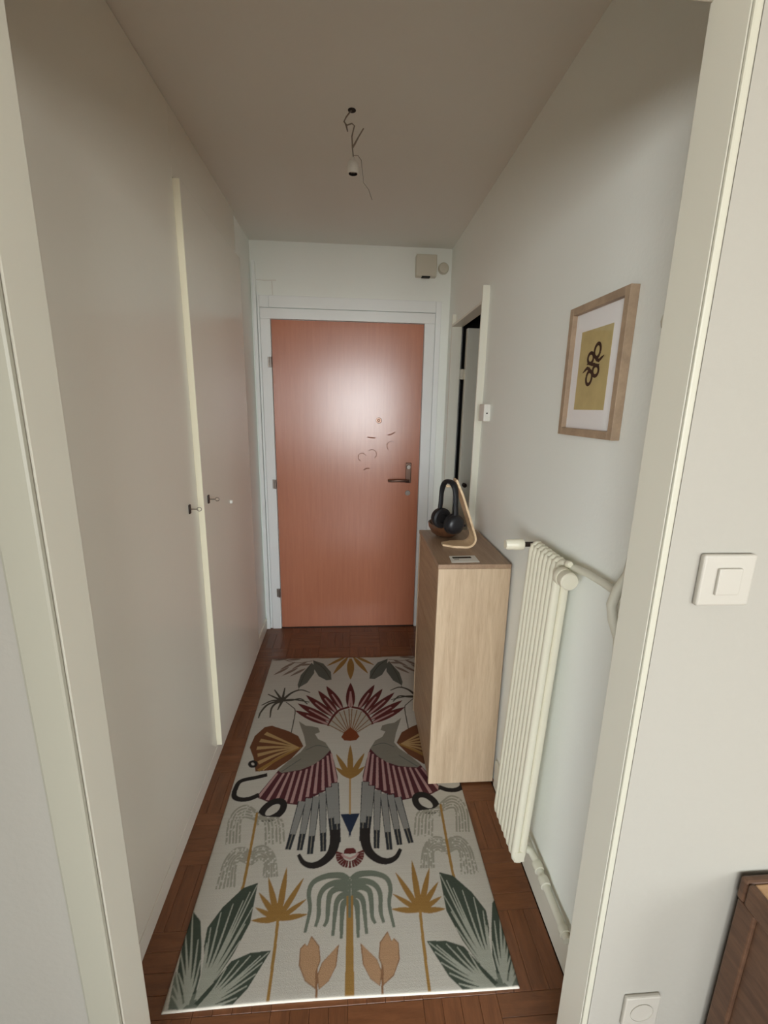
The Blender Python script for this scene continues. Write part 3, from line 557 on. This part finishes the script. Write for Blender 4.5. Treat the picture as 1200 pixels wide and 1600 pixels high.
# flat print of the rug: kind, colour, widths, points in millimetres from the rug's long axis (mirrored)
MOTIFS = [
('L','ochre',44,0,[0,2503,0,2282]),
('L','ochre',30,0,[-19,2518,-103,2337]),
('L','ochre',24,0,[-31,2526,-145,2424]),
('L','ochre',14,0,[-39,2527,-202,2511]),
('P','slate',0,0,[-237,2463,-289,2338,-297,2246,-290,2216,-245,2262,-213,2354,-219,2434]),
('P','slate',0,0,[-231,2491,-166,2453,-116,2363,-109,2286,-138,2281,-184,2321,-216,2394]),
('S','dark',3,3,[-237,2463,-270,2331,-288,2199]),
('S','dark',4,4,[-227,2484,-163,2405,-117,2299]),
('L','taupe',20,0,[-390,2512,-482,2501]),
('L','taupe',20,0,[-370,2420,-448,2345]),
('L','taupe',20,0,[-339,2474,-419,2396]),
('L','taupe',20,0,[-316,2411,-396,2336]),
('L','taupe',20,0,[-270,2403,-350,2328]),
('L','taupe',20,0,[-265,2478,-349,2399]),
('L','taupe',20,0,[-240,2449,-315,2438]),
('L','taupe',20,0,[-308,2508,-400,2498]),
('S','taupe',6,4,[-235,2484,-334,2467,-426,2513,-485,2516]),
('S','dark',17,6,[-362,2109,-364,2220]),
('S','dark',17,6,[-362,2109,-418,2205]),
('S','dark',17,6,[-362,2109,-446,2167]),
('S','dark',17,6,[-362,2109,-416,2111,-463,2077]),
('S','dark',17,6,[-362,2109,-395,2084,-408,2044,-403,1980]),
('S','dark',17,6,[-362,2109,-374,2037]),
('S','dark',17,6,[-362,2109,-428,2085,-456,2026,-460,1978]),
('S','dark',17,6,[-362,2109,-332,2162,-288,2199]),
('S','dark',17,6,[-362,2109,-323,2172,-274,2198,-222,2173]),
('S','dark',17,6,[-362,2109,-306,2117,-218,2091]),
('S','dark',17,6,[-362,2109,-312,2112,-265,2120,-227,2076]),
('S','dark',5,5,[-340,2097,-305,2059,-283,2018,-283,1861]),
('L','red',44,0,[-108,1915,-285,2028]),
('L','red',44,0,[-97,1937,-278,2084]),
('L','red',44,0,[-85,1970,-241,2152]),
('L','red',44,0,[-67,1993,-178,2188]),
('L','red',44,0,[-41,2021,-135,2227]),
('L','red',40,0,[-8,2035,0,2251]),
('S','pink',13,8,[-108,1915,-221,1987]),
('S','pink',13,8,[-97,1937,-212,2030]),
('S','pink',13,8,[-85,1970,-184,2085]),
('S','pink',13,8,[-67,1993,-137,2117]),
('S','pink',13,8,[-41,2021,-100,2151]),
('S','pink',13,8,[-8,2035,0,2171]),
('S','red',14,14,[-108,1905,-100,1933,-86,1974,-58,2017,-8,2040]),
('P','cream2',0,0,[4,1801,-105,1914,-82,1969,-51,2007,4,2025]),
('S','brownl',5,5,[0,1830,-105,1910]),
('S','brownl',5,5,[0,1830,-94,1942]),
('S','brownl',5,5,[0,1830,-79,1974]),
('S','brownl',5,5,[0,1830,-57,2002]),
('S','brownl',5,5,[0,1830,-34,2016]),
('S','brownl',5,5,[0,1830,-8,2025]),
('P','rust',0,0,[4,1892,-29,1857,-43,1824,-28,1802,4,1797]),
('P','brown',0,0,[-216,1775,-247,1842,-300,1879,-383,1919,-416,1911,-452,1852,-460,1779,-430,1716,-405,1636,-322,1642,-262,1700]),
('S','tan',5,21,[-238,1768,-326,1821,-404,1867]),
('S','tan',5,21,[-238,1768,-335,1799,-420,1821]),
('S','tan',5,21,[-238,1768,-338,1775,-425,1773]),
('S','tan',5,21,[-238,1768,-333,1753,-413,1730]),
('S','tan',5,21,[-238,1768,-328,1730,-401,1685]),
('S','tan',5,19,[-238,1768,-317,1710,-378,1648]),
('S','ochre',8,18,[-227,1767,-306,1714,-393,1642]),
('P','wine',0,0,[-91,1745,-71,1676,-52,1587,-53,1551,-87,1530,-122,1510,-163,1485,-206,1461,-257,1470,-321,1479,-376,1506,-310,1635,-214,1647,-161,1680]),
('S','pink',9,13,[-311,1620,-364,1507]),
('S','pink',9,13,[-283,1619,-328,1491]),
('S','pink',9,13,[-260,1623,-294,1475]),
('S','pink',9,13,[-237,1628,-257,1468]),
('S','pink',9,13,[-211,1630,-231,1472]),
('S','pink',9,13,[-187,1638,-201,1475]),
('S','pink',9,13,[-164,1668,-172,1498]),
('S','pink',9,13,[-142,1677,-143,1512]),
('S','pink',9,13,[-121,1691,-111,1527]),
('S','pink',9,13,[-102,1710,-83,1544]),
('S','pink',9,13,[-86,1722,-59,1566]),
('P','grey',0,0,[-256,1945,-218,1911,-186,1905,-157,1894,-146,1863,-169,1851,-151,1816,-117,1794,-91,1745,-120,1700,-160,1662,-212,1636,-292,1623,-311,1638,-274,1686,-224,1740,-205,1778,-220,1841]),
('S','slate',4,4,[-202,1750,-154,1776,-104,1761]),
('S','slate',4,4,[-219,1698,-293,1630]),
('S','navy',33,20,[-64,1558,-43,1298]),
('S','navy',33,20,[-87,1537,-65,1339]),
('S','navy',33,20,[-112,1513,-94,1268]),
('S','navy',33,20,[-136,1496,-140,1261]),
('S','navy',33,20,[-163,1488,-178,1277]),
('S','navy',33,20,[-190,1475,-219,1282]),
('S','grey2',26,20,[-64,1558,-49,1373]),
('S','grey',4,3,[-49,1373,-43,1298]),
('S','grey2',26,20,[-87,1537,-72,1398]),
('S','grey',4,3,[-72,1398,-65,1339]),
('S','grey2',26,20,[-112,1513,-99,1339]),
('S','grey',4,3,[-99,1339,-94,1268]),
('S','grey2',26,20,[-136,1496,-139,1329]),
('S','grey',4,3,[-139,1329,-140,1261]),
('S','grey2',26,20,[-163,1488,-174,1339]),
('S','grey',4,3,[-174,1339,-178,1277]),
('S','grey2',26,20,[-190,1475,-210,1339]),
('S','grey',4,3,[-210,1339,-219,1282]),
('S','black',19,21,[-353,1616,-395,1605,-454,1590,-467,1556,-464,1516,-437,1499,-401,1500,-367,1516]),
('S','black',27,27,[-260,1455,-261,1466,-266,1475,-275,1481,-286,1483,-298,1481,-311,1475,-322,1466,-331,1455,-337,1443,-339,1431,-337,1421,-332,1413,-323,1407,-313,1406,-301,1407,-289,1413,-277,1421,-268,1431,-262,1443,-260,1455]),
('S','black',13,13,[-411,1679,-411,1671,-415,1666,-422,1665,-429,1667,-435,1673,-439,1680,-439,1687,-435,1692,-428,1694,-421,1692,-414,1686,-411,1679]),
('S','black',40,12,[-55,1346,-56,1291,-69,1253,-99,1226,-131,1219,-160,1231,-179,1259]),
('P','navyb',0,0,[-37,1412,4,1411,4,1313]),
('S','tan',8,8,[0,1581,0,1411]),
('L','ochre',26,0,[0,1581,0,1772]),
('L','ochre',24,0,[0,1581,-64,1720]),
('L','ochre',22,0,[0,1581,-64,1643]),
('S','red',5,9,[-25,1253,-47,1260]),
('S','red',5,9,[-26,1248,-48,1250]),
('S','red',5,9,[-25,1243,-47,1240]),
('S','red',5,9,[-24,1239,-44,1231]),
('S','red',5,9,[-21,1235,-38,1222]),
('S','red',5,9,[-17,1231,-31,1215]),
('S','red',5,9,[-13,1229,-23,1209]),
('S','red',5,9,[-8,1227,-13,1206]),
('S','red',5,9,[0,1226,0,1204]),
('P','red',0,0,[-22,1254,-20,1266,-13,1273,4,1274,4,1251]),
('S','pink',8,8,[-28,1252,-19,1243,0,1235]),
('S','greyw',8,7,[-352,1429,-369,1447,-407,1470,-441,1451,-455,1402,-441,1313]),
('S','greyw',8,7,[-350,1417,-367,1436,-404,1456,-433,1441,-443,1396,-430,1314]),
('S','greyw',8,7,[-347,1406,-364,1426,-401,1443,-426,1430,-432,1390,-418,1315]),
('S','greyw',8,7,[-345,1395,-362,1415,-398,1430,-418,1420,-420,1384,-407,1315]),
('S','greyw',8,7,[-343,1383,-360,1405,-396,1417,-411,1410,-408,1377,-395,1316]),
('S','greyw',8,7,[-351,1429,-321,1394,-300,1303]),
('S','greyw',8,7,[-349,1424,-310,1395,-289,1310]),
('S','greyw',8,7,[-346,1418,-298,1397,-275,1304]),
('S','greyw',8,7,[-344,1413,-286,1399,-263,1312]),
('S','greyw',8,7,[-341,1408,-275,1400,-249,1305]),
('S','greyw',8,7,[-339,1403,-263,1402,-237,1313]),
('S','greyw',8,7,[-345,1277,-334,1294,-299,1296,-263,1260,-242,1190]),
('S','greyw',8,7,[-350,1277,-373,1294,-407,1290,-430,1246,-432,1160]),
('S','greyw',8,7,[-344,1269,-330,1285,-301,1287,-269,1256,-251,1190]),
('S','greyw',8,7,[-348,1268,-373,1285,-402,1281,-422,1242,-421,1160]),
('S','greyw',8,7,[-342,1260,-327,1276,-303,1278,-275,1252,-260,1189]),
('S','greyw',8,7,[-346,1260,-372,1276,-397,1272,-413,1239,-409,1161]),
('S','greyw',8,7,[-340,1251,-323,1268,-305,1269,-282,1248,-269,1189]),
('S','greyw',8,7,[-344,1251,-372,1267,-393,1264,-404,1235,-398,1162]),
('S','greyw',8,7,[-338,1243,-320,1259,-306,1260,-288,1245,-277,1188]),
('S','greyw',8,7,[-342,1242,-372,1258,-388,1255,-396,1231,-387,1162]),
('S','greyw',8,7,[-337,1234,-317,1250,-308,1251,-294,1241,-286,1188]),
('S','greyw',8,7,[-341,1234,-372,1249,-384,1247,-387,1227,-376,1163]),
('S','ochred',9,10,[-357,1434,-354,1372,-350,1268,-347,1168,-351,1126]),
('F','sage',24,9,[-7,1163,-30,1179,-78,1180,-120,1163,-132,1129,-124,1081,-133,1018]),
('F','sage',24,9,[-6,1149,-43,1157,-79,1145,-97,1115,-96,1062,-103,1032]),
('F','sage',24,9,[-6,1134,-36,1139,-62,1125,-68,1089,-69,1049,-77,1031]),
('F','sage',24,9,[-6,1116,-26,1114,-41,1097,-46,1059,-50,1005]),
('F','sage',24,9,[-3,1097,-20,1090,-24,1058,-25,996]),
('P','ochred',0,0,[4,1114,-10,1114,-11,975,-13,852,4,851]),
('S','sage',8,8,[0,1165,0,1051]),
('L','ochre',21,0,[-219,1057,-214,1218]),
('L','ochre',19,0,[-219,1057,-271,1189]),
('L','ochre',19,0,[-219,1057,-152,1181]),
('L','ochre',17,0,[-219,1057,-293,1142]),
('L','ochre',15,0,[-219,1057,-296,1097]),
('L','ochre',17,0,[-219,1057,-300,1060]),
('L','ochre',16,0,[-219,1057,-137,1112]),
('L','ochre',17,0,[-219,1057,-129,1067]),
('S','ochred',9,9,[-219,1060,-216,971,-215,856]),
('P','brownl',0,0,[-113,1008,-88,980,-82,943,-93,916,-91,879,-122,899,-142,935,-144,975,-131,989,-123,982]),
('P','peach',0,0,[-113,1004,-91,979,-85,944,-95,918,-93,883,-121,902,-139,936,-141,974,-129,987,-122,980]),
('P','brownl',0,0,[-31,981,-37,929,-57,895,-83,878,-90,909,-78,939]),
('P','peach',0,0,[-35,978,-40,928,-57,897,-81,880,-87,909,-77,938]),
('S','brownl',5,7,[-91,924,-89,879,-88,853]),
('P','sage2',0,0,[-480,947,-478,925,-469,864,-388,856,-407,898,-441,908]),
('P','green',0,0,[-485,1098,-452,1068,-428,1001,-410,935,-409,891,-448,890,-475,947,-486,1021,-485,1061]),
('P','green',0,0,[-302,1172,-346,1158,-396,1103,-426,1048,-421,1000,-398,935,-399,887,-367,914,-332,974,-301,1055]),
('P','green',0,0,[-226,977,-284,975,-333,958,-367,914,-406,870,-371,856,-311,856,-275,890,-248,937]),
('S','sageL',10,3,[-424,871,-448,971,-485,1098]),
('S','sageL',10,3,[-424,871,-450,948,-488,1043]),
('S','sageL',10,3,[-424,871,-429,937,-443,1018]),
('S','sageL',10,3,[-424,871,-447,923,-481,987]),
('S','sageL',10,3,[-424,871,-418,914,-420,967]),
('S','sageL',10,3,[-424,871,-442,901,-469,939]),
('S','sageL',10,3,[-403,880,-354,1003,-303,1164]),
('S','sageL',10,3,[-403,880,-362,995,-321,1144]),
('S','sageL',10,3,[-403,880,-369,985,-337,1119]),
('S','sageL',10,3,[-403,880,-353,976,-303,1097]),
('S','sageL',10,3,[-403,880,-382,982,-366,1111]),
('S','sageL',10,3,[-403,880,-359,956,-316,1051]),
('S','sageL',10,3,[-403,880,-396,972,-397,1088]),
('S','sageL',10,3,[-403,880,-360,937,-321,1007]),
('S','sageL',10,3,[-403,880,-405,955,-416,1048]),
('S','sageL',10,3,[-403,880,-369,920,-340,971]),
('S','sageL',10,3,[-403,880,-405,938,-416,1008]),
('S','sageL',9,3,[-394,859,-314,909,-233,972]),
('S','sageL',9,3,[-394,859,-323,906,-254,965]),
('S','sageL',9,3,[-394,859,-319,899,-246,949]),
('S','sageL',9,3,[-394,859,-337,907,-283,967]),
('S','sageL',9,3,[-394,859,-325,887,-259,923]),
('S','sageL',9,3,[-394,859,-352,903,-313,957]),
('S','sageL',9,3,[-394,859,-333,875,-277,898]),
('S','sageL',9,3,[-394,859,-365,896,-343,943]),
('S','sageL',9,3,[-394,859,-343,863,-298,874]),
('S','sageL',10,3,[-437,865,-453,898,-477,940]),
('S','sageL',10,3,[-437,865,-451,885,-474,913]),
('S','sageL',10,3,[-437,865,-450,875,-470,892]),
('S','sageL',10,3,[-437,865,-424,875,-418,892]),
]

# ------------------------------------------------------------------ rug with its woven picture (flat print, one colour per stitch)
RC = {'bg': (174, 170, 160), 'cream2': (160, 155, 143), 'ochre': (134, 102, 54), 'ochred': (140, 108, 58), 'tan': (158, 130, 88), 'brown': (98, 62, 40),
      'brownl': (124, 92, 66), 'peach': (158, 126, 96), 'rust': (112, 58, 32), 'red': (84, 38, 36), 'wine': (74, 38, 42), 'pink': (160, 128, 124),
      'dark': (66, 62, 54), 'slate': (86, 88, 80), 'taupe': (116, 102, 92), 'grey': (116, 112, 101), 'grey2': (124, 124, 120), 'greyw': (138, 136, 124),
      'navy': (40, 42, 46), 'navyb': (34, 42, 60), 'black': (38, 34, 32), 'sage': (98, 104, 92), 'sage2': (98, 103, 92), 'sageL': (148, 150, 138), 'green': (60, 68, 58)}
AXM, RES = -3, 1.0
U0, U1, V0, V1 = [int(round(c*1000)) for c in RUG]
NU, NV = U1-U0+1, V1-V0+1
img = np.empty((NV, NU, 3), np.float32); img[:] = srgb(*RC['bg'])[:3]
uu = np.arange(U0, U1+1, dtype=np.float32); vvv = np.arange(V0, V1+1, dtype=np.float32)
def fill(poly, col):
    P = np.asarray(poly, np.float32)
    a0, a1 = max(int(P[:, 0].min())-1-U0, 0), min(int(P[:, 0].max())+2-U0, NU)
    b0, b1 = max(int(P[:, 1].min())-1-V0, 0), min(int(P[:, 1].max())+2-V0, NV)
    if a1 <= a0 or b1 <= b0: return
    X = uu[a0:a1][None, :]; Y = vvv[b0:b1][:, None]; ins = np.zeros((b1-b0, a1-a0), bool)
    Q = np.roll(P, -1, 0)
    for (xa, ya_), (xb, yb_) in zip(P, Q):
        if ya_ == yb_: continue
        c = ((Y < ya_) != (Y < yb_)); ins ^= c & (X < (xb-xa)*(Y-ya_)/(yb_-ya_)+xa)
    img[b0:b1, a0:a1][ins] = col
def smooth_line(p):
    p = [np.array(q, float) for q in p]
    if len(p) < 3: return p
    q = [2*p[0]-p[1]]+p+[2*p[-1]-p[-2]]; o = []
    for i in range(1, len(q)-2):
        for k in range(6):
            s = k/6; o.append(.5*((2*q[i])+(-q[i-1]+q[i+1])*s+(2*q[i-1]-5*q[i]+4*q[i+1]-q[i+2])*s*s+(-q[i-1]+3*q[i]-3*q[i+1]+q[i+2])*s**3))
    return o+[p[-1]]
def stroke(p, w0, w1, col):
    p = smooth_line(p); n = len(p)
    for i in range(n-1):
        a, b = p[i], p[i+1]; d = b-a; l = np.hypot(*d)
        if l < 1e-6: continue
        nrm = np.array((-d[1], d[0]))/l; wa = (w0+(w1-w0)*i/(n-1))/2; wb = (w0+(w1-w0)*(i+1)/(n-1))/2; ex = d/l*min(wa, 3)*.5
        fill([a+nrm*wa-ex, b+nrm*wb+ex, b-nrm*wb+ex, a-nrm*wa-ex], col)
def leaf(a, b, w, col):
    a, b = np.array(a, float), np.array(b, float); d = b-a; n = np.array((-d[1], d[0]))/np.hypot(*d); L_ = []; R_ = []
    for s in np.linspace(0, 1, 15):
        h = w/2*math.sin(math.pi*min(1, s**.8))**.8 if 0 < s < 1 else 0
        h = max(h, w*.18*(1-s)); L_.append(a+d*s+n*h); R_.append(a+d*s-n*h)
    fill(L_+R_[::-1], col)
for kind, colr, w0, w1, pts in MOTIFS:
    c = np.array(srgb(*RC[colr])[:3], np.float32)
    pp = [(pts[i], pts[i+1]) for i in range(0, len(pts), 2)]
    for sg in (1, -1):
        p = [(AXM+u*sg, v) for u, v in pp]
        if kind == 'P': fill(p, c)
        elif kind == 'L': leaf(p[0], p[1], w0, c)
        else:
            stroke(p, w0, w1, c)
# woven look: short breaks across the grey willow strands and a pale hem on the short sides, a highlight painted into the near one
rng = np.random.default_rng(3)
g = np.array(srgb(*RC['greyw'])[:3], np.float32); msk = np.all(np.abs(img-g) < 1e-4, 2)
brk = (rng.random((NV//6+1, NU//6+1)) < .16).repeat(6, 0).repeat(6, 1)[:NV, :NU]
img[msk & brk] = srgb(*RC['bg'])[:3]
img[:4] = srgb(226, 220, 206)[:3]; img[-4:] = srgb(194, 186, 172)[:3]
img *= (1+.10*(rng.random((NV, 1, 1))-.5))*(1+.10*(rng.random((NV, NU, 1))-.5))
# one vertex for every 2 mm stitch
SU, SV = (NU-1)//2, (NV-1)//2
pad = np.pad(img, ((1, 1), (1, 1), (0, 0)), 'edge')
ctr = (pad[1:-1, 1:-1]*2+pad[:-2, 1:-1]+pad[2:, 1:-1]+pad[1:-1, :-2]+pad[1:-1, 2:])/6
ctr = ctr[0:2*SV+1:2, 0:2*SU+1:2]
nv, nu = ctr.shape[:2]
X, Y = np.meshgrid(np.linspace(RUG[0], RUG[1], nu), np.linspace(RUG[2], RUG[3], nv))
edge = np.minimum(np.minimum(X-RUG[0], RUG[1]-X), np.minimum(Y-RUG[2], RUG[3]-Y))
Zr = .0065-.003*np.exp(-edge/.003) + .0008*np.sin(X*9+1)*np.sin(Y*7)
Yw = Y + .004*np.sin((X+.5)*5.0)*(Y < RUG[2]+.3)*(1-np.clip((Y-RUG[2])/.3, 0, 1))
co = np.stack([X, Yw, Zr], 2).reshape(-1, 3)
# skirt down to the floor
idx = np.arange(nu*nv).reshape(nv, nu)
ring = np.concatenate([idx[0, :], idx[1:, -1], idx[-1, -2::-1], idx[-2:0:-1, 0]])
low = co[ring].copy(); low[:, 2] = .0008
allco = np.concatenate([co, low]); nr = len(ring); base = len(co)
q1 = np.stack([idx[:-1, :-1], idx[:-1, 1:], idx[1:, 1:], idx[1:, :-1]], 2).reshape(-1, 4)
k0 = np.arange(nr); k1 = (k0+1) % nr
q2 = np.stack([ring[k0], base+k0, base+k1, ring[k1]], 1)
faces = np.concatenate([q1, q2]).astype(np.int32)
me = bpy.data.meshes.new('rug')
me.vertices.add(len(allco)); me.vertices.foreach_set('co', allco.astype(np.float32).ravel())
me.loops.add(faces.size); me.loops.foreach_set('vertex_index', faces.ravel())
me.polygons.add(len(faces)); me.polygons.foreach_set('loop_start', np.arange(0, faces.size, 4, dtype=np.int32))
me.polygons.foreach_set('use_smooth', np.ones(len(faces), bool))
me.update(calc_edges=True)
at = me.color_attributes.new('weave', 'FLOAT_COLOR', 'POINT')
rgba = np.ones((len(allco), 4), np.float32); rgba[:base, :3] = ctr.reshape(-1, 3); rgba[base:, :3] = ctr.reshape(-1, 3)[ring]
at.data.foreach_set('color', rgba.ravel())
M_rug = mat('woven_rug', (1, 1, 1, 1), .9, .15, bump=.5, bscale=420)
n_ = M_rug.node_tree.nodes; a_ = n_.new('ShaderNodeVertexColor'); a_.layer_name = 'weave'
M_rug.node_tree.links.new(a_.outputs[0], n_['Principled BSDF'].inputs['Base Color'])
me.materials.append(M_rug)
rug = bpy.data.objects.new('rug', me); COL.objects.link(rug)
tag(rug, 'pale woven hall rug with birds, palms and feathers on the parquet', 'rug')
print('planks', nplank, 'rug quads', len(faces))
